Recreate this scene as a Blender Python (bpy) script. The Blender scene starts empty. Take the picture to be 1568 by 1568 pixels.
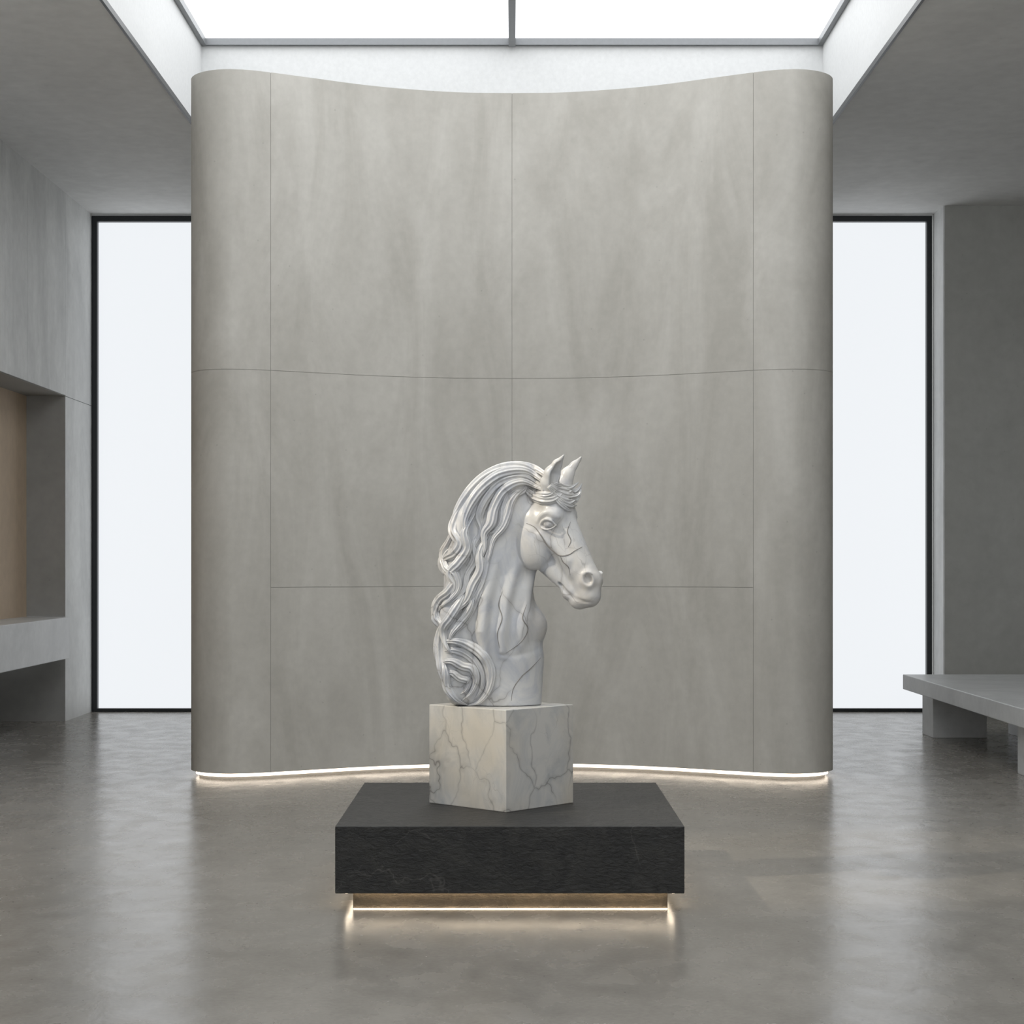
import bpy, bmesh, math, random
import numpy as np
from mathutils import Vector
scene = bpy.context.scene
try:
    scene.view_settings.view_transform = 'Standard'
except Exception:
    pass
random.seed(3)

# ------------------------------------------------------------------ materials
def new_mat(name):
    m = bpy.data.materials.new(name); m.use_nodes = True
    nt = m.node_tree; nt.nodes.clear()
    out = nt.nodes.new('ShaderNodeOutputMaterial')
    b = nt.nodes.new('ShaderNodeBsdfPrincipled')
    nt.links.new(b.outputs[0], out.inputs[0])
    return m, nt, b
def N(nt, t, **kw):
    n = nt.nodes.new(t)
    for k, v in kw.items():
        if k in n.inputs: n.inputs[k].default_value = v
        else: setattr(n, k, v)
    return n
def coords(nt, scale=(1,1,1), rot=(0,0,0)):
    tc = nt.nodes.new('ShaderNodeTexCoord'); mp = nt.nodes.new('ShaderNodeMapping')
    mp.inputs['Scale'].default_value = scale; mp.inputs['Rotation'].default_value = rot
    nt.links.new(tc.outputs['Object'], mp.inputs[0]); return mp.outputs[0]
def noise(nt, vec, scale, detail=5, rough=.55, dist=0.0):
    n = N(nt, 'ShaderNodeTexNoise', Scale=scale, Detail=detail, Roughness=rough, Distortion=dist)
    nt.links.new(vec, n.inputs['Vector']); return n
def ramp(nt, fac, stops):
    r = nt.nodes.new('ShaderNodeValToRGB'); el = r.color_ramp.elements
    while len(el) < len(stops): el.new(.5)
    for e, (p, c) in zip(el, stops):
        e.position = p; e.color = (c, c, c, 1) if not hasattr(c, '__len__') else (*c, 1)
    nt.links.new(fac, r.inputs[0]); return r.outputs[0]
def mix(nt, a, b, fac, mode='MIX'):
    m = nt.nodes.new('ShaderNodeMixRGB'); m.blend_type = mode
    for i, v in ((0, fac), (1, a), (2, b)):
        if hasattr(v, 'is_linked') or hasattr(v, 'links'): nt.links.new(v, m.inputs[i])
        elif i == 0: m.inputs[0].default_value = v
        else: m.inputs[i].default_value = (*v, 1)
    return m.outputs[0]
def bump(nt, b, h, strength, dist=.01):
    bp = N(nt, 'ShaderNodeBump', Strength=strength, Distance=dist)
    nt.links.new(h, bp.inputs['Height']); nt.links.new(bp.outputs[0], b.inputs['Normal'])

def concrete(name, c1, c2, streak=(1,1,1), scale=1.0, rough=.7, bs=.0):
    m, nt, b = new_mat(name)
    v = coords(nt); vs = coords(nt, streak)
    n1 = noise(nt, vs, 1.3*scale, 5, .6, .8); n2 = noise(nt, v, 9*scale, 3, .6)
    col = mix(nt, c1, c2, ramp(nt, n1.outputs[0], [(.36, 0), (.66, 1)]))
    g = ramp(nt, n2.outputs[0], [(.3, .95), (.7, 1.04)])
    col = mix(nt, col, g, 1.0, 'MULTIPLY')
    vo = N(nt, 'ShaderNodeTexVoronoi', Scale=7.0); nt.links.new(v, vo.inputs['Vector'])
    pit = ramp(nt, vo.outputs['Distance'], [(.03, .78), (.055, 1)])
    col = mix(nt, col, pit, .8, 'MULTIPLY')
    nt.links.new(col, b.inputs['Base Color'])
    b.inputs['Roughness'].default_value = rough
    if bs: bump(nt, b, n2.outputs[0], bs, .004)
    return m

def marble(name, base, cloud, vein, scale=1.0, rough=.3, vthick=.02, veinamt=.85, warm=(.62,.56,.45), fine=.6):
    m, nt, b = new_mat(name)
    v = coords(nt); vr = coords(nt, (1.5, 1, .8), (.3, .75, .2))
    dn = noise(nt, v, 3.0*scale, 3, .55)
    add = nt.nodes.new('ShaderNodeVectorMath'); add.operation = 'MULTIPLY_ADD'
    add.inputs[1].default_value = (.32/scale,)*3
    nt.links.new(dn.outputs['Color'], add.inputs[0]); nt.links.new(vr, add.inputs[2])
    vo = N(nt, 'ShaderNodeTexVoronoi', Scale=2.4*scale); vo.feature = 'DISTANCE_TO_EDGE'
    nt.links.new(add.outputs[0], vo.inputs['Vector'])
    vo2 = N(nt, 'ShaderNodeTexVoronoi', Scale=6.5*scale); vo2.feature = 'DISTANCE_TO_EDGE'
    nt.links.new(add.outputs[0], vo2.inputs['Vector'])
    l1 = ramp(nt, vo.outputs['Distance'], [(0, 1), (vthick, .30), (vthick*7, 0)])
    l2 = ramp(nt, vo2.outputs['Distance'], [(0, fine), (vthick*1.8, 0)])
    mk = noise(nt, v, 2.2*scale, 2); mk2 = noise(nt, v, 3.1*scale, 2)
    l1 = mix(nt, l1, ramp(nt, mk.outputs[0], [(.40, .12), (.56, 1)]), 1.0, 'MULTIPLY')
    l2 = mix(nt, l2, ramp(nt, mk2.outputs[0], [(.50, 0), (.64, 1)]), 1.0, 'MULTIPLY')
    cl = noise(nt, vr, 4*scale, 5, .6, 1.5)
    col = mix(nt, base, cloud, ramp(nt, cl.outputs[0], [(.42, 0), (.70, 1)]))
    wn = noise(nt, v, 1.7*scale, 3)
    col = mix(nt, col, warm, ramp(nt, wn.outputs[0], [(.48, 0), (.72, .5)]))
    tot = mix(nt, l1, l2, 1.0, 'LIGHTEN')
    tot = mix(nt, tot, (veinamt,)*3, 1.0, 'MULTIPLY')
    col = mix(nt, col, vein, tot)
    nt.links.new(col, b.inputs['Base Color']); b.inputs['Roughness'].default_value = rough
    return m

def emis(name, col, st):
    m, nt, b = new_mat(name)
    b.inputs['Base Color'].default_value = (.12, .12, .12, 1); b.inputs['Roughness'].default_value = .6
    b.inputs['Emission Color'].default_value = (*col, 1); b.inputs['Emission Strength'].default_value = st
    return m
def plain(name, col, rough=.4, metal=0):
    m, nt, b = new_mat(name)
    v = coords(nt); n = noise(nt, v, 30, 2)
    c = mix(nt, col, tuple(x*.85 for x in col), n.outputs[0])
    nt.links.new(c, b.inputs['Base Color']); b.inputs['Roughness'].default_value = rough; b.inputs['Metallic'].default_value = metal
    return m

M_lime = concrete('limestone_panels', (.44,.423,.382), (.55,.533,.49), (1.0,1.0,.30), 1.7, .62)
M_joint = plain('joint_grout', (.42,.41,.39), .9)
M_ceil = concrete('ceiling_concrete', (.74,.74,.73), (.82,.82,.81), (1,.5,1), .8, .7)
M_wallL = concrete('wall_concrete', (.66,.67,.665), (.83,.84,.83), (1,1,.45), 1.2, .55)
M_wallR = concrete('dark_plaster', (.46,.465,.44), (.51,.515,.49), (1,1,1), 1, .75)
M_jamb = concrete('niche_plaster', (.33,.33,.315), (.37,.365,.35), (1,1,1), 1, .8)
M_white = plain('white_paint', (.74,.75,.75), .6)
M_frame = plain('dark_metal', (.025,.028,.03), .4, .3)
M_gframe = plain('grey_metal', (.24,.25,.26), .4, .4)
M_win = emis('frosted_window_glass', (.93,.962,.995), .90)
M_sky = emis('frosted_skylight_glass', (.97,.985,1.0), 2.3)
M_warm = concrete('warm_niche_panel', (.60,.47,.34), (.66,.52,.38), (1,1,.5), 1, .7)  # beige panel, extra warmth put into the colour instead of a niche light
M_bench = concrete('bench_stone', (.56,.57,.57), (.66,.67,.67), (1,1,1), 1.5, .35)
M_led = emis('warm_led_strip', (1.0,.83,.62), 8.0)
M_ledw = emis('wall_led_strip', (1.0,.86,.70), 3.0)
M_horse = marble('statuary_marble', (.62,.62,.612), (.46,.48,.525), (.20,.19,.18), 1.25, .30, .008, .8, (.64,.55,.42))
M_ped = marble('veined_marble', (.64,.625,.59), (.49,.50,.50), (.17,.16,.15), 1.35, .22, .006, .8, (.60,.53,.41), .35)
M_vein = plain('marble_dark_vein', (.25,.235,.22), .4)

def floor_mat():
    m, nt, b = new_mat('polished_concrete_floor')
    v = coords(nt); vs = coords(nt, (1, .7, 1))
    n1 = noise(nt, vs, .9, 6, .6, .3); n2 = noise(nt, vs, 5.5, 4, .55, 0.3); n3 = noise(nt, v, 45, 3, .6)
    col = mix(nt, (.20,.186,.163), (.285,.268,.24), ramp(nt, n1.outputs[0], [(.3, 0), (.7, 1)]))
    col = mix(nt, col, ramp(nt, n2.outputs[0], [(.25, .89), (.75, 1.07)]), 1, 'MULTIPLY')
    col = mix(nt, col, ramp(nt, n3.outputs[0], [(.3, .92), (.7, 1.07)]), 1, 'MULTIPLY')
    vo = N(nt, 'ShaderNodeTexVoronoi', Scale=11.0); nt.links.new(v, vo.inputs['Vector'])
    pit = ramp(nt, vo.outputs['Distance'], [(.035, .5), (.065, 1)])
    col = mix(nt, col, pit, .8, 'MULTIPLY')
    nt.links.new(col, b.inputs['Base Color'])
    r = ramp(nt, n2.outputs[0], [(.3, .20), (.7, .31)])
    nt.links.new(r, b.inputs['Roughness'])
    b.inputs['Specular IOR Level'].default_value = .65
    bump(nt, b, n2.outputs[0], .22, .012)
    return m
M_floor = floor_mat()
def slate_mat(name, c1, c2, rough, bs, vein, vamt=.8):
    m, nt, b = new_mat(name)
    v = coords(nt, (1,1,1)); n1 = noise(nt, v, 7, 6, .65, 1.2)
    vr = coords(nt, (1, 1, 2.2), (0, .6, 0)); n2 = noise(nt, vr, 26, 5, .65, .6)
    col = mix(nt, c1, c2, ramp(nt, n1.outputs[0], [(.4, 0), (.7, 1)]))
    dn = noise(nt, v, 2.5, 4)
    add = nt.nodes.new('ShaderNodeVectorMath'); add.operation = 'MULTIPLY_ADD'; add.inputs[1].default_value = (.3,)*3
    nt.links.new(dn.outputs['Color'], add.inputs[0]); nt.links.new(v, add.inputs[2])
    vo = N(nt, 'ShaderNodeTexVoronoi', Scale=1.6); vo.feature = 'DISTANCE_TO_EDGE'; nt.links.new(add.outputs[0], vo.inputs['Vector'])
    l = ramp(nt, vo.outputs['Distance'], [(0, vamt), (.004, 0)])
    mk = noise(nt, v, 3, 2)
    l = mix(nt, l, ramp(nt, mk.outputs[0], [(.5, 0), (.62, 1)]), 1, 'MULTIPLY')
    col = mix(nt, col, vein, l)
    nt.links.new(col, b.inputs['Base Color']); b.inputs['Roughness'].default_value = rough
    b.inputs['Specular IOR Level'].default_value = .42
    hh = mix(nt, n1.outputs[0], n2.outputs[0], .7)
    bump(nt, b, hh, bs, .014)
    return m
M_slate = slate_mat('black_slate', (.012,.012,.0115), (.030,.029,.026), .42, .9, (.14,.13,.12), .3)
M_bronze = slate_mat('textured_bronze_stone', (.09,.07,.045), (.15,.115,.075), .45, 1.0, (.25,.2,.15), .3)

# ------------------------------------------------------------------ helpers
def mesh_obj(name, bm, mats, smooth=False, parent=None):
    me = bpy.data.meshes.new(name); bm.to_mesh(me); bm.free()
    for m in mats: me.materials.append(m)
    ob = bpy.data.objects.new(name, me); scene.collection.objects.link(ob)
    if smooth:
        for p in me.polygons: p.use_smooth = True
    if parent: ob.parent = parent
    return ob
def add_box(bm, x0, x1, y0, y1, z0, z1, mi=0, bev=0):
    return add_prism(bm, [(x0,y0),(x1,y0),(x1,y1),(x0,y1)], z0, z1, mi, bev)
def add_prism(bm, pl, z0, z1, mi=0, bev=0):
    n = len(pl); t = bmesh.new()
    a = [t.verts.new((x, y, z0)) for x, y in pl]; b = [t.verts.new((x, y, z1)) for x, y in pl]
    t.faces.new(a[::-1]); t.faces.new(b)
    for i in range(n):
        j = (i+1) % n; t.faces.new((a[i], a[j], b[j], b[i]))
    if bev > 0:
        bmesh.ops.bevel(t, geom=list(t.edges), offset=bev, segments=2, affect='EDGES', profile=.5)
    bmesh.ops.recalc_face_normals(t, faces=t.faces)
    vm = {v: bm.verts.new(v.co) for v in t.verts}
    for f in t.faces:
        nf = bm.faces.new([vm[v] for v in f.verts]); nf.material_index = mi
    t.free()
def boxes(name, lst, mats, parent=None):
    bm = bmesh.new()
    for b in lst:
        add_box(bm, *b[:6], *(b[6:]))
    return mesh_obj(name, bm, mats, parent=parent)
def empty(name):
    e = bpy.data.objects.new(name, None); scene.collection.objects.link(e); return e

# ------------------------------------------------------------------ room shell
CZ = 5.30; YB = 19.13; XL = -4.48; Y0 = -3.0; XR = 8.0; YW = 15.68; XO = 2.71; YS = 3.0
boxes('floor', [(-6.2, 8.3, Y0, 19.6, -.2, 0)], [M_floor])
boxes('ceiling', [(-6.2, -XO, Y0, 19.5, CZ, CZ+.2), (XO, 8.3, Y0, 19.5, CZ, CZ+.2),
                  (-XO, XO, YW, 19.5, CZ, CZ+.2), (-XO, XO, Y0, YS, CZ, CZ+.2)], [M_ceil])
SZ = 6.13
boxes('wall_lightwell', [(-XO-.15, -XO, YS-.15, YW+.15, CZ+.2, SZ+.12), (XO, XO+.15, YS-.15, YW+.15, CZ+.2, SZ+.12),
                  (-XO, XO, YW, YW+.15, CZ+.2, SZ+.12), (-XO, XO, YS-.15, YS, CZ+.2, SZ+.12)], [M_white])
boxes('trim_1', [(-XO, -XO+.012, YS, YW, CZ+.03, CZ+.2), (XO-.012, XO, YS, YW, CZ+.03, CZ+.2), (-XO+.012, XO-.012, YW-.012, YW, CZ+.03, CZ+.2)], [M_white])
boxes('trim_2', [(-XO, -XO+.02, YS, YW, CZ-.012, CZ+.03), (XO-.02, XO, YS, YW, CZ-.012, CZ+.03), (-XO+.02, XO-.02, YW-.02, YW, CZ-.012, CZ+.03)], [M_frame])
sk = empty('skylight')
boxes('frosted_pane', [(-XO+.005, XO-.005, YS+.005, YW-.005, SZ+.03, SZ+.05)], [M_sky], sk)
fr = []
fw = .045
fr += [(-XO+.001, -XO+fw, YS, YW-.001, SZ-.03, SZ+.028), (XO-fw, XO-.001, YS, YW-.001, SZ-.03, SZ+.028), (-XO+fw, XO-fw, YW-fw, YW-.001, SZ-.03, SZ+.028)]
fr += [(-.03, .03, YS, YW-fw, SZ-.05, SZ+.028)]
for yy in (11.4, 7.2): fr += [(-XO+fw, -.03, yy-.03, yy+.03, SZ-.05, SZ+.028), (.03, XO-fw, yy-.03, yy+.03, SZ-.05, SZ+.028)]
boxes('mullion_frame', fr, [M_gframe], sk)

NY0, NY1 = 8.0, 18.02
boxes('wall_left', [(XL-.4, XL, NY1, YB+.2, 0, 3.257, 0), (XL-.4, XL, NY1, YB+.2, 3.263, CZ, 0),
                    (XL-.4, XL, Y0, NY0, 0, CZ, 0),
                    (XL-.4, XL, NY0, 16.6, 3.27, CZ, 0), (XL-.4, XL, 16.606, NY1-.004, 3.27, CZ, 0),
                    (XL-.42, XL-.39, NY0, NY1, 1.03, 3.3, 1),
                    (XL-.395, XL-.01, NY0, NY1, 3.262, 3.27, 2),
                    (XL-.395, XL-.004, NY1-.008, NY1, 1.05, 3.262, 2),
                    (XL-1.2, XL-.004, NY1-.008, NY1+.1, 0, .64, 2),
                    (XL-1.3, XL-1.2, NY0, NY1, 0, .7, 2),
                    ], [M_wallL, M_warm, M_jamb])
bm = bmesh.new(); add_box(bm, XL-1.2, -4.40, NY0+.01, 17.87, .64, 1.05, 0, .006); mesh_obj('niche_shelf', bm, [M_bench])
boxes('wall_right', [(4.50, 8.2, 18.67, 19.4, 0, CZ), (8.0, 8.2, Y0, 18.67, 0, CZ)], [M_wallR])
boxes('trim_3', [(4.485, 4.4995, 18.672, YB, 0, CZ)], [M_wallL])
WX = 2.95
boxes('wall_back', [(-WX, WX, YB, YB+.2, 0, CZ), (-4.48, -WX, YB, YB+.2, 5.285, CZ), (WX, 4.48, YB, YB+.2, 5.285, CZ),
                    (-4.48, -WX, YB+.15, YB+.3, 0, .02), (WX, 4.48, YB+.15, YB+.3, 0, .02)], [M_wallL])
for i, sgn in enumerate((-1, 1)):
    e = empty('window_%d' % (i+1))
    xa, xb = sorted((sgn*WX, sgn*4.475))
    boxes('frosted_glass', [(xa+.02, xb-.02, YB+.07, YB+.08, .02, 5.27)], [M_win], e)
    boxes('frame', [(xa, xa+.055, YB+.0, YB+.09, 0, 5.285), (xb-.055, xb, YB+.0, YB+.09, 0, 5.285),
                    (xa+.055, xb-.055, YB, YB+.09, 5.225, 5.285), (xa+.055, xb-.055, YB, YB+.09, 0, .035)], [M_frame], e)

# ------------------------------------------------------------------ curved wall
def catmull(P, n):
    P = [np.array(p, float) for p in P]; P = [2*P[0]-P[1]] + P + [2*P[-1]-P[-2]]
    out = []
    for i in range(1, len(P)-2):
        for j in range(n):
            t = j/n
            out.append(.5*((2*P[i]) + (-P[i-1]+P[i+1])*t + (2*P[i-1]-5*P[i]+4*P[i+1]-P[i+2])*t*t + (-P[i-1]+3*P[i]-3*P[i+1]+P[i+2])*t**3))
    out.append(P[-2]); return out
SX = 1.776
half = catmull([(0,13.80),(.41,13.775),(.8,13.68),(1.13,13.555),(1.5,13.36),(SX,13.215),(1.93,13.15),(2.06,13.125)], 6)
iseam = 5*6
r = .34
endarc = [np.array((2.06+r*math.cos(a), 13.465+r*math.sin(a))) for a in np.linspace(-math.pi/2, 0, 18)[1:]]
endarc += [np.array((2.06+r*math.cos(a), 13.85+r*math.sin(a))) for a in np.linspace(0, math.pi/2, 14)]
R = half + endarc + [np.array((SX, 14.19))] + [np.array((x, 14.19)) for x in (1.2, .6, 0)]
iback = len(half) + len(endarc)
def inset(path, d):
    out = []
    for i, p in enumerate(path):
        a = path[max(i-1, 0)]; b = path[min(i+1, len(path)-1)]
        t = (b-a); t /= np.linalg.norm(t); nrm = np.array((-t[1], t[0]))
        out.append(p + nrm*d)
    return out
bm = bmesh.new()
Rin = inset(R, .004)
for q in (0, -1): Rin[q][0] = 0
core = [tuple(p) for p in Rin] + [(-p[0], p[1]) for p in Rin[::-1]][1:-1]
GAPB = .05
add_prism(bm, core, GAPB, 5.195, 1)
def panel(path, z0, z1, mirror):
    g = .0016
    P = [p.copy() for p in path]
    for a, b in ((0, 1), (-1, -2)):
        t = P[b]-P[a]; P[a] = P[a] + t/np.linalg.norm(t)*g
    Q = inset(P, .005)
    if mirror: P = [np.array((-p[0], p[1])) for p in P]; Q = [np.array((-p[0], p[1])) for p in Q]
    z0 += g; z1 -= g
    n = len(P)
    def strip(A, za, B, zb, sm, flip=False):
        a = [bm.verts.new((p[0], p[1], za)) for p in A]; b = [bm.verts.new((p[0], p[1], zb)) for p in B]
        for i in range(n-1):
            q = (a[i], a[i+1], b[i+1], b[i]); q = q[::-1] if (bool(mirror) != flip) else q
            f = bm.faces.new(q); f.smooth = sm
    strip(P, z0, P, z1, True)
    strip(P, z1, Q, z1, False); strip(Q, z0, P, z0, False)
    for i in (0, n-1):
        q = [bm.verts.new((c[0], c[1], z)) for c, z in ((P[i], z0), (P[i], z1), (Q[i], z1), (Q[i], z0))]
        bm.faces.new(q)
Z = [GAPB-.0016, 1.41, 3.007, 5.2016]
for mir in (0, 1):
    for a, b, zs in ((0, iseam, Z), (iseam, iback, [Z[0], Z[2], Z[3]]), (iback, len(R)-1, Z)):
        for k in range(len(zs)-1): panel(R[a:b+1], zs[k], zs[k+1], mir)
wall = mesh_obj('wall_curved', bm, [M_lime, M_joint])
def offset_outline(d):
    o = inset(R, d); o[0][0] = 0; o[-1][0] = 0
    return [tuple(p) for p in o] + [(-p[0], p[1]) for p in o[::-1]][1:-1]
bm = bmesh.new(); add_prism(bm, offset_outline(.06), 0, GAPB, 0); mesh_obj('baseboard_curved', bm, [M_joint])
bm = bmesh.new()
ids = list(range(0, len(R), 2)) + ([len(R)-1] if (len(R)-1) % 2 else [])
Rs = [R[i] for i in ids]
o1 = inset(Rs, .035); o2 = inset(Rs, .052)
for mir in (1, -1):
    for i in range(len(Rs)-1):
        q = [o1[i], o1[i+1], o2[i+1], o2[i]]
        vs = [[bm.verts.new((p[0]*mir, p[1], z)) for p in q] for z in (.022, .045)]
        bm.faces.new((vs[0][0], vs[0][1], vs[1][1], vs[1][0]))
        bm.faces.new(vs[0])
mesh_obj('wall_led_strip', bm, [M_ledw])

# ------------------------------------------------------------------ plinth slab
pl = empty('display_platform')
bm = bmesh.new(); add_box(bm, -.807, .787, 8.19, 9.81, .086, .393, 0, .004); mesh_obj('slate_slab', bm, [M_slate], parent=pl)
bm = bmesh.new(); add_box(bm, -.733, .717, 8.275, 9.725, 0, .086, 0, .003); mesh_obj('recessed_base', bm, [M_bronze], parent=pl)
boxes('led_strip', [(-.770, -.758, 8.29, 9.76, .068, .0855), (.738, .750, 8.29, 9.76, .068, .0855),
                    (-.735, .715, 8.25, 8.262, .0795, .0855), (-.73, .715, 8.268, 8.274, .0005, .003), (-.755, .735, 9.755, 9.765, .07, .0855)], [M_led], pl)
PZ = .885
bm = bmesh.new(); add_prism(bm, [(-.028, 8.64), (.307, 8.99), (-.08, 9.34), (-.415, 8.99)], .393, PZ, 0, .003)
mesh_obj('marble_pedestal', bm, [M_ped])

# ------------------------------------------------------------------ stone bench (right)
be = empty('stone_bench')
bm = bmesh.new(); add_box(bm, 3.71, 5.10, 10.5, 17.05, .39, .53, 0, .006); mesh_obj('bench_top', bm, [M_bench], parent=be)
bm = bmesh.new()
for y0 in (16.3, 13.15, 10.9):
    add_box(bm, 3.82, 4.31, y0, y0+.42, 0, .39, 0, .004); add_box(bm, 4.62, 5.0, y0, y0+.42, 0, .39, 0, .004)
mesh_obj('bench_legs', bm, [M_bench], parent=be)

# ------------------------------------------------------------------ HORSE BUST (SDF sculpt)
S = .00327; YC = 8.99
H = 1.1
gx = np.arange(650, 940, H) - 784; gd = np.arange(-104, 60, H); gz = np.arange(-232, 170, H)
F = np.full((len(gx), len(gd), len(gz)), 60.0, np.float32)
TH = math.radians(31); CT, ST = math.cos(TH), math.sin(TH); PX = 805-784
def hw(x, d):
    return PX+(x-PX)*CT + d*ST, -(x-PX)*ST + d*CT
def sl(g, lo, hi):
    a = max(int(np.searchsorted(g, lo)), 0); b = min(int(np.searchsorted(g, hi)), len(g)); return slice(a, b)
def apply(box, fn, k, head, sub=False):
    (x0, x1), (d0, d1), (z0, z1) = box
    pad = max(8, k+3); x0 -= pad; x1 += pad; d0 -= pad; d1 += pad; z0 -= pad; z1 += pad
    if head:
        cs = [hw(x, d) for x in (x0, x1) for d in (d0, d1)]
        X0, X1 = min(c[0] for c in cs), max(c[0] for c in cs); D0, D1 = min(c[1] for c in cs), max(c[1] for c in cs)
    else: X0, X1, D0, D1 = x0, x1, d0, d1
    s = (sl(gx, X0, X1), sl(gd, D0, D1), sl(gz, z0, z1))
    X = gx[s[0]][:, None, None]; D = gd[s[1]][None, :, None]; Zz = gz[s[2]][None, None, :]
    if head:
        X, D = PX + (X-PX)*CT - D*ST, (X-PX)*ST + D*CT
    d = fn(X, D, Zz)
    a = F[s]
    if sub:
        d = -d; h = np.maximum(k-np.abs(a-d), 0)/k
        F[s] = np.maximum(a, d) + h*h*k*.25
    else:
        h = np.maximum(k-np.abs(a-d), 0)/k
        F[s] = np.minimum(a, d) - h*h*k*.25
def ell(c, r, k=8, head=False, sub=False, rot=0):
    cx, cd, cz = c[0]-784, c[1], 860-c[2]; rx, rd, rz = r
    ca, sa = math.cos(math.radians(rot)), math.sin(math.radians(rot))
    def fn(X, D, Zz):
        x = X-cx; z = Zz-cz; d = D-cd
        x, z = x*ca+z*sa, -x*sa+z*ca
        k0 = np.sqrt((x/rx)**2+(d/rd)**2+(z/rz)**2)+1e-6
        k1 = np.sqrt((x/rx**2)**2+(d/rd**2)**2+(z/rz**2)**2)+1e-6
        return k0*(k0-1)/k1
    m = max(rx, rz)
    apply(((cx-m, cx+m), (cd-rd, cd+rd), (cz-m, cz+m)), fn, k, head, sub)
def cap_chain(pts, rs, k=8, head=False, sub=False, fl=1.0):
    A = [np.array((a[0]-784, a[1]/fl, 860-a[2]), float) for a in pts]
    def fn(X, D, Zz):
        best = None
        for i in range(len(A)-1):
            v = A[i+1]-A[i]; L2 = float(v@v)
            x = X-A[i][0]; d = D/fl-A[i][1]; z = Zz-A[i][2]
            t = np.clip((x*v[0]+d*v[1]+z*v[2])/L2, 0, 1)
            q = np.sqrt((x-t*v[0])**2+(d-t*v[1])**2+(z-t*v[2])**2) - (rs[i]+(rs[i+1]-rs[i])*t)
            best = q if best is None else np.minimum(best, q)
        return best
    m = max(rs); AA = np.array(A); lo = AA.min(0)-m; hi = AA.max(0)+m
    apply(((lo[0], hi[0]), (lo[1]*fl, hi[1]*fl), (lo[2], hi[2])), fn, k, head, sub)
def cap(a, b, ra, rb, k=8, head=False, sub=False, fl=1.0):
    cap_chain([a, b], [ra, rb], k, head, sub, fl)
def chain(pts, rs, k=8, head=False, sub=False, fl=1.0, blend=False):
    if blend:
        for i in range(len(pts)-1): cap_chain(pts[i:i+2], rs[i:i+2], k, head, sub, fl)
    else: cap_chain(pts, rs, k, head, sub, fl)
# neck & body
chain([(822,0,785),(785,0,776),(765,0,812),(757,0,860),(752,0,915),(760,0,968),(764,0,1010)],
      [30,42,48,54,62,66,64], 14, fl=.62, blend=True)
ell((796,0,958), (42,37,34), 12)
chain([(772,0,1010),(768,0,1110)], [61,59], 7, fl=.66)
ell((722,0,1030), (40,40,60), 14)
for sg in (-1, 1):
    chain([(815,sg*6,868),(805,sg*21,905),(801,sg*31,950),(796,sg*35,985)], [6,9,9,4], 14)
    chain([(790,sg*25,866),(776,sg*34,915),(768,sg*41,965),(770,sg*42,1000)], [4,8,7,3], 13)
    chain([(757,sg*31,862),(744,sg*39,915),(739,sg*43.5,965),(745,sg*44,1000)], [4,9,8,3], 13)
    chain([(799,sg*33,880),(788,sg*43,925),(784,sg*48,965)], [1.5,4.5,1], 8, sub=True)
    chain([(770,sg*40,880),(758,sg*50,930),(754,sg*54,975)], [1.5,4.5,1], 8, sub=True)
    chain([(758,sg*47,1000),(785,sg*43.5,1003),(812,sg*34,998),(832,sg*19,990),(841,sg*6,986),(842,0,985)], [1.2,2.5,2.5,2.5,2.5,2.5], 5, sub=True)
# mane mass
for sg in (-1, 1):
    chain([(822,sg*8,742),(795,sg*10,732),(762,sg*10,740),(735,sg*10,765),(717,sg*10,795),(708,sg*12,830),(702,sg*12,865),(700,sg*16,905),(692,sg*20,940),(697,sg*22,975),(693,sg*22,1020),(702,sg*22,1060)],
          [14,16,18,20,20,22,22,20,18,18,18,18], 10)
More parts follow.
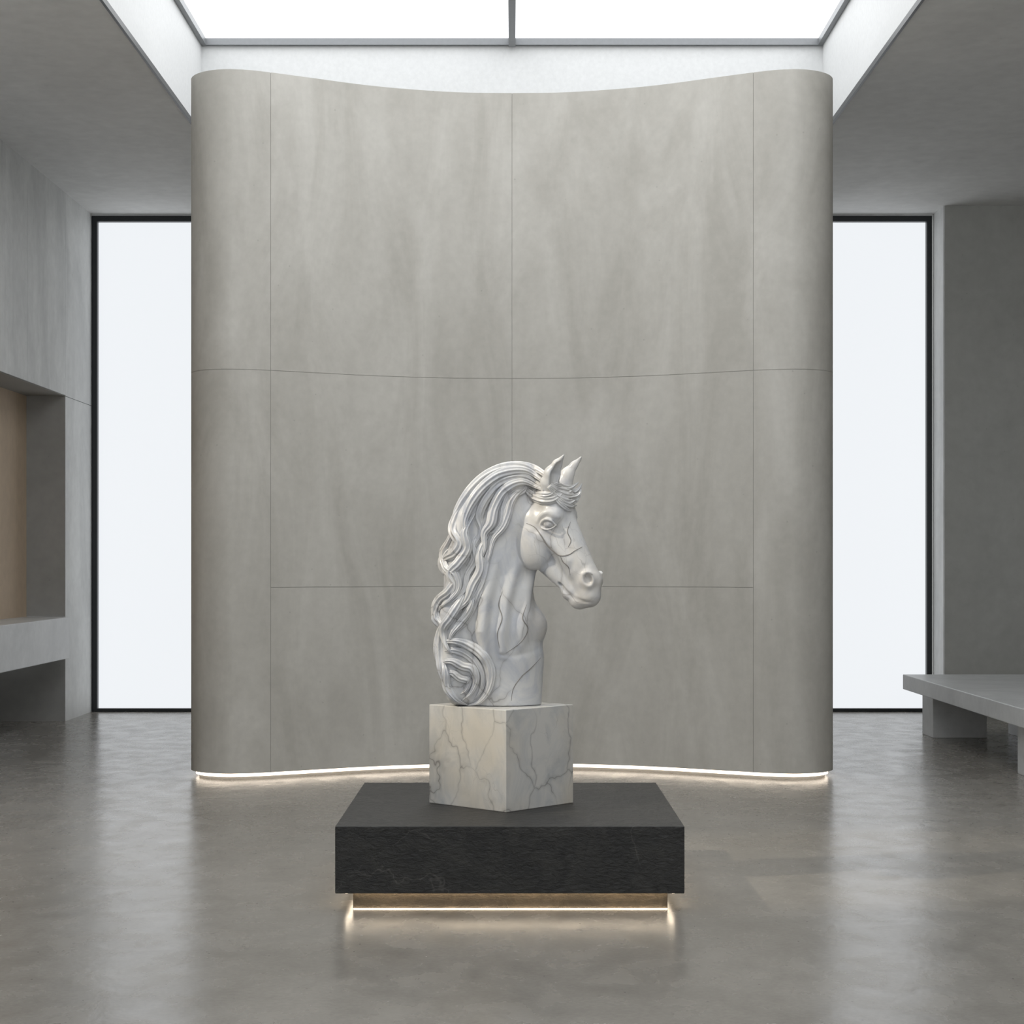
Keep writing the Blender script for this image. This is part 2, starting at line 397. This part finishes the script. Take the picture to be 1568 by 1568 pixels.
# head
hd = dict(head=True)
ell((856,0,778), (30,31,34), 10, **hd)
cap((850,0,805), (897,0,872), 30, 20, 10, **hd)
cap((868,0,792), (912,0,870), 19, 13, 10, **hd)
for sg in (-1, 1):
    ell((866,sg*22,790), (15,12,13), 10, **hd)
cap((836,0,850), (888,0,903), 22, 12, 8, **hd)
ell((913,0,890), (22,18,23), 8, rot=-60, **hd)
ell((915,0,910), (19,16,19), 7, **hd)
ell((899,0,918), (16,13,14), 5, **hd)
ell((884,0,908), (14,13,11), 7, **hd)
cap((800,0,800), (850,0,800), 30, 28, 14, head=True)
def arc(pts, n=6):
    return [tuple(p) for p in catmull(pts, n)]
for sg in (-1, 1):
    chain([(797,sg*30,805),(788,sg*30,822),(787,sg*30,840),(793,sg*30,856)], [3,5,5,2.5], 5, sub=True, **hd)
    ell((828,sg*15,831), (38,20,42), 3, rot=12, **hd)
    chain([(850,sg*27,822),(868,sg*24,837),(888,sg*17,858)], [5,5,4], 12, **hd)
    chain([(876,sg*16,798),(896,sg*13,835),(908,sg*10,862)], [4,4,4], 9, **hd)
    ell((846,sg*36,781), (7,5,6), 9, sub=True, **hd)
    ell((862,sg*35,803), (11.5,7,7), 5, sub=True, rot=-16, **hd)
    ell((862,sg*26.5,803), (9.5,9,7.5), 1, **hd)
    up = arc([(849,sg*30.5,807),(853,sg*33.5,800.5),(861,sg*35.5,796.5),(869,sg*34.5,798.5),(876,sg*29.5,806)])
    lo_ = arc([(849,sg*30.5,807),(855,sg*33,810.5),(862,sg*33.8,812),(869,sg*33,810.5),(876,sg*29.5,806)])
    n = len(up); chain(up, [1.2+1.2*math.sin(math.pi*i/(n-1)) for i in range(n)], 1.8, **hd)
    chain(lo_, [1.0+.7*math.sin(math.pi*i/(n-1)) for i in range(n)], 1.8, **hd)
    br = arc([(845,sg*31,799),(853,sg*33.5,790),(864,sg*33,786.5),(877,sg*28,793)])
    chain(br, [1.5+1.5*math.sin(math.pi*i/(len(br)-1)) for i in range(len(br))], 5, **hd)
    ell((862,sg*36.5,803.5), (2.4,2.2,2.4), 1, sub=True, **hd)
    ell((920,sg*13,887), (11,7.5,12), 7, rot=20, **hd)
    ell((924,sg*22,887), (7,9.5,9.5), 2.5, sub=True, rot=25, **hd)
    nr = arc([(914,sg*17.5,885),(917,sg*19,878.5),(924,sg*19,875.5),(930,sg*16.5,878)])
    chain(nr, [1.0+1.2*math.sin(math.pi*i/(len(nr)-1)) for i in range(len(nr))], 3, **hd)
    mo = arc([(871,sg*11,891),(880,sg*13,903),(892,sg*14.5,912),(908,sg*15.5,919),(924,sg*12.5,922),(934,sg*4,923)])
    chain(mo, [2.2+1.5*math.sin(math.pi*min(1,i/(len(mo)-1)*1.2)) for i in range(len(mo))], 2, sub=True, **hd)
    chain([(857,sg*19,758),(860,sg*22,742),(866,sg*25,728),(876,sg*27,714),(887,sg*27,701)], [12,13.5,12,7,1.5], 4, blend=True, **hd)
    chain([(871,sg*30,744),(876,sg*31,730),(882,sg*31,717),(888,sg*29,707)], [6,8.5,6,1.2], 2, sub=True, **hd)
PCUT = 1.6-PZ-.0015
zc = -PCUT/S
F = np.maximum(F, (zc - gz)[None, None, :].astype(np.float32))

def surface_nets(F):
    s = F < 0; sh = tuple(n-1 for n in F.shape)
    cnt = np.zeros(sh, np.int8); acc = np.zeros(sh+(3,), np.float32)
    def corner(A, o): return A[o[0]:o[0]+sh[0], o[1]:o[1]+sh[1], o[2]:o[2]+sh[2]]
    for ax in range(3):
        oth = [i for i in range(3) if i != ax]
        for p in (0, 1):
            for q in (0, 1):
                o0 = [0, 0, 0]; o0[oth[0]] = p; o0[oth[1]] = q; o1 = list(o0); o1[ax] = 1
                m = corner(s, o0) != corner(s, o1)
                f0 = corner(F, o0)[m]; f1 = corner(F, o1)[m]; t = f0/(f0-f1)
                cnt[m] += 1; v = np.zeros((len(t), 3), np.float32); v[:, oth[0]] = p; v[:, oth[1]] = q; v[:, ax] = t
                acc[m] += v
    act = cnt > 0; idx = np.full(sh, -1, np.int64); ii = np.argwhere(act); idx[act] = np.arange(len(ii))
    V = ii + acc[act]/cnt[act][:, None]
    faces = []
    for ax in range(3):
        b, c = (ax+1) % 3, (ax+2) % 3
        sa = [slice(None)]*3; sb = [slice(None)]*3; sa[ax] = slice(0, -1); sb[ax] = slice(1, None)
        m = s[tuple(sa)] != s[tuple(sb)]
        e = np.argwhere(m); inside = s[tuple(sa)][m]
        ok = (e[:, b] > 0) & (e[:, c] > 0) & (e[:, b] < F.shape[b]-1) & (e[:, c] < F.shape[c]-1)
        e = e[ok]; inside = inside[ok]
        def g(db, dc):
            k = e.copy(); k[:, b] += db; k[:, c] += dc; return idx[k[:, 0], k[:, 1], k[:, 2]]
        q = np.stack([g(-1, -1), g(0, -1), g(0, 0), g(-1, 0)], 1)
        q[~inside] = q[~inside][:, ::-1]
        faces.append(q)
    return V, np.concatenate(faces)
V, Q = surface_nets(F)
E = np.concatenate([Q[:, [0, 1]], Q[:, [1, 2]], Q[:, [2, 3]], Q[:, [3, 0]]])
deg = np.bincount(E.ravel(), minlength=len(V))[:, None]
for it in range(2):
    A = np.zeros_like(V)
    for c in range(3):
        A[:, c] = np.bincount(E[:, 0], V[E[:, 1], c], len(V)) + np.bincount(E[:, 1], V[E[:, 0], c], len(V))
    V = V*.5 + .5*A/deg
W = np.stack([gx[0]+V[:, 0]*H, gd[0]+V[:, 1]*H, gz[0]+V[:, 2]*H], 1)
verts = np.stack([W[:, 0]*S, YC+W[:, 1]*S, 1.6+W[:, 2]*S], 1)

ins = F < 0; hit = ins.any(1); fi = np.argmax(ins, 1)
fprev = np.maximum(fi-1, 0)
I, J = np.meshgrid(np.arange(F.shape[0]), np.arange(F.shape[2]), indexing='ij')
fa = F[I, fprev, J]; fb = F[I, fi, J]
frac = np.where((fa > 0) & (fb < 0), fa/(fa-fb+1e-9), 1.0)
hm = np.where(hit, gd[fprev]+frac*H, np.nan)
def surf(px, py):
    i = int(round((px-784-gx[0])/H)); j = int(round((860-py-gz[0])/H))
    for rad in range(0, 16):
        a = hm[max(i-rad,0):i+rad+1, max(j-rad,0):j+rad+1]; a = a[~np.isnan(a)]
        if len(a): return float(a.mean()) + rad*1.0
    return 0.0
LV, LF, LM = [], [], []
def lock(path, w, t=None, lift=2.0, side=-1, dfix=None, ridges=7, tw=0.0, t0=.25, t1=.10, mi=0, sm=6, rid=.20, M=36, tuck=True):
    t = t or w*.75
    P2 = catmull(path, 9); P2 = [np.array(p) for p in P2]
    ds = []
    for p in P2:
        ds.append((surf(p[0], p[1])-lift) if dfix is None else dfix)
    ds = np.array(ds); n = len(ds)
    if dfix is None:
        for _ in range(sm): ds[1:-1] = .5*ds[1:-1]+.25*(ds[:-2]+ds[2:])
        if tuck:
            s = np.arange(n)/(n-1)
            ds = ds + 6*np.maximum(0, 1-s/.15) + 3*np.maximum(0, (s-.88)/.12)
    if side > 0: ds = -ds
    P = np.array([(p[0]-784, d, 860-p[1]) for p, d in zip(P2, ds)])
    base = sum(len(a) for a in LV); ring = []
    for i in range(n):
        T = P[min(i+1, n-1)]-P[max(i-1, 0)]; T = T/np.linalg.norm(T)
        Nn = np.array((-.25 if dfix is None else -.6, float(side), .15)); Nn = Nn-T*(Nn@T); Nn /= np.linalg.norm(Nn); B = np.cross(T, Nn)
        s = i/(n-1)
        tp = min(1, t0+(1-t0)*s/.25) * min(1, t1+(1-t1)*(1-s)/.45)
        for j in range(M):
            a = 2*math.pi*j/M
            rr = 1+rid*math.cos(ridges*a+tw*s*6)
            ring.append(P[i]+B*math.cos(a)*w*tp*rr+Nn*math.sin(a)*t*tp*rr)
    LV.append(np.array(ring)); nf = len(LF)
    for i in range(n-1):
        for j in range(M):
            a = base+i*M+j; b = base+i*M+(j+1) % M
            LF.append((a, b, b+M, a+M))
    LF.append(tuple(base+j for j in range(M))[::-1]); LF.append(tuple(base+(n-1)*M+j for j in range(M)))
    LM.extend([mi]*(len(LF)-nf))
locks = [
 ([(848,744),(818,718),(780,716),(748,728),(723,750),(704,777),(695,803),(702,825)], 7.5),
 ([(842,748),(808,723),(770,726),(742,745),(722,772),(712,800),(716,824),(706,846)], 7),
 ([(838,752),(803,731),(768,738),(745,762),(733,790),(738,812),(728,836),(718,852)], 7.5),
 ([(832,752),(800,739),(772,752),(757,778),(752,802),(742,818),(742,842),(732,868)], 7),
 ([(822,750),(797,745),(779,758),(771,780),(768,802),(755,816),(738,815)], 6.5),
 ([(815,752),(796,753),(783,768),(777,790),(770,808),(756,826),(750,850),(744,872)], 5.5),
 ([(718,758),(701,785),(694,812),(704,832),(696,848),(681,858),(680,874),(694,888)], 7),
 ([(728,785),(712,815),(716,840),(703,862),(690,878),(698,896),(690,915)], 7),
 ([(740,805),(724,832),(728,856),(716,880),(712,902),(695,918),(676,930),(668,944)], 7),
 ([(750,815),(735,845),(736,872),(725,895),(716,918),(700,934),(688,952)], 6.5),
 ([(757,822),(747,852),(742,880),(733,905),(716,930),(704,952),(700,970)], 5.5),
 ([(700,800),(688,828),(679,848),(684,868),(698,880),(703,900),(690,918),(672,932)], 6),
 ([(706,858),(700,885),(688,905),(672,920),(667,938),(678,954),(692,962)], 6.5),
 ([(716,900),(702,925),(690,945),(680,962),(684,985),(694,1000)], 6.5),
 ([(690,945),(677,962),(674,985),(676,1010),(682,1036),(696,1058),(706,1076)], 7),
 ([(678,982),(698,980),(722,988),(742,1004),(752,1028),(748,1054),(734,1072),(716,1078)], 7),
 ([(676,998),(696,994),(716,1000),(732,1014),(740,1034),(736,1056),(722,1074)], 6.5),
 ([(676,1014),(692,1010),(710,1018),(724,1022),(730,1038),(722,1058),(708,1070)], 6),
 ([(680,1030),(694,1028),(706,1036),(718,1040),(714,1054),(702,1062)], 5.5),
 ([(680,1010),(684,1030),(686,1050),(700,1068),(718,1078)], 6),
 ([(742,872),(737,900),(728,926),(716,948),(702,964),(692,980)], 5.5),
 ([(728,905),(720,932),(706,952),(694,968),(688,985)], 5),
]
LIFT = [1, 5, -.5, 6, 1, 4.5]
for i, (p, w) in enumerate(locks):
    lf = LIFT[i % 6]
    lock(p, w, w*.8, lf, -1, tw=1); lock(p, w, w*.8, lf, 1, tw=1)
for dd in (-14, -2, 11):
    o = dd*.12
    lock([(840,742),(808,716+abs(o)),(772,718),(742,732),(717,758),(700,786),(697,812),(690,838)], 8, 8, dfix=dd)
    lock([(706,785),(694,812),(698,832),(684,850),(681,868),(694,886),(684,906),(670,926),(667,942)], 8, 9, dfix=dd)
    lock([(690,905),(672,928),(670,946),(680,960),(674,984),(675,1012),(684,1040),(698,1064),(708,1080)], 8, 9, dfix=dd)
lock([(800,744),(812,757),(828,766),(846,766),(860,756),(870,746)], 6.5, 5.5, 2)
lock([(812,748),(824,758),(840,759),(852,750)], 5, 4.5, 3)
for fp, fwid in [([(838,748),(852,763),(868,770),(880,768),(888,760)], 5),
             ([(840,746),(856,757),(872,762),(884,759),(890,750)], 4.6),
             ([(842,744),(858,752),(874,755),(885,750),(891,741)], 4.6),
             ([(846,742),(860,747),(874,747),(886,739)], 4.2),
             ([(846,756),(860,770),(873,776),(882,775)], 4.4),
             ([(844,760),(856,773),(866,781),(874,784)], 3.6)]:
    lock(fp, fwid, fwid*.95, 1.5, t0=.4, t1=.12, tuck=False, ridges=6)
lock([(806,742),(800,752),(786,760),(778,772)], 5, 4, 2)
for vp, vw in [([(806,802),(818,808),(827,820),(836,834),(848,846),(856,851),(868,850),(879,843),(889,838)], 1.0),
           ([(856,851),(860,860),(868,868),(871,880)], .8), ([(872,800),(867,815),(872,828),(868,838)], .7),
           ([(769,905),(764,925),(769,945),(762,968),(765,990)], .7), ([(806,925),(800,945),(808,962),(797,982),(775,998)], .8),
           ([(828,1006),(812,1022),(798,1034),(786,1052),(783,1070)], .8)]:
    lock(vp, vw, vw*.8, .35, -1, mi=1, sm=1, rid=0, M=6, t0=.3, t1=.3, tuck=False)
LVa = np.concatenate(LV)
lverts = np.stack([LVa[:, 0]*S, YC+LVa[:, 1]*S, np.maximum(1.6+LVa[:, 2]*S, PZ+.001)], 1)
allv = np.concatenate([verts, lverts]); off = len(verts)
faces = Q.tolist() + [tuple(i+off for i in f) for f in LF]
me = bpy.data.meshes.new('horse_head_bust'); me.from_pydata(allv.tolist(), [], faces); me.update()
me.polygons.foreach_set('use_smooth', [True]*len(me.polygons)); me.materials.append(M_horse); me.materials.append(M_vein)
me.polygons.foreach_set('material_index', [0]*len(Q)+LM)
ob = bpy.data.objects.new('horse_head_bust', me); scene.collection.objects.link(ob)

# ------------------------------------------------------------------ light / camera / world
w = bpy.data.worlds.new('World'); scene.world = w; w.use_nodes = True
bg = w.node_tree.nodes['Background']; bg.inputs[0].default_value = (.95,.97,1.0,1); bg.inputs[1].default_value = 1.5
def spot(name, loc, tgt, power, col, size=.5, ang=30):
    l = bpy.data.lights.new(name, 'SPOT'); l.energy = power; l.color = col; l.shadow_soft_size = size; l.spot_size = math.radians(ang); l.spot_blend = .6
    o = bpy.data.objects.new(name, l); scene.collection.objects.link(o); o.location = loc
    o.rotation_euler = (Vector(tgt)-Vector(loc)).to_track_quat('-Z', 'Y').to_euler()
spot('added_bust_spot', (-4.1, 7.9, 5.2), (-.05, 9, 1.5), 900, (1, .90, .74), .08, 20)  # added warm key from the left for bust contrast; no fixture there

cam = bpy.data.cameras.new('camera'); co = bpy.data.objects.new('camera', cam); scene.collection.objects.link(co)
co.location = (0, 0, 1.6); co.rotation_euler = (math.pi/2, 0, 0)
cam.sensor_width = 36; cam.lens = 36*2750/1568; cam.shift_y = 76/1568; cam.clip_end = 200
scene.camera = co
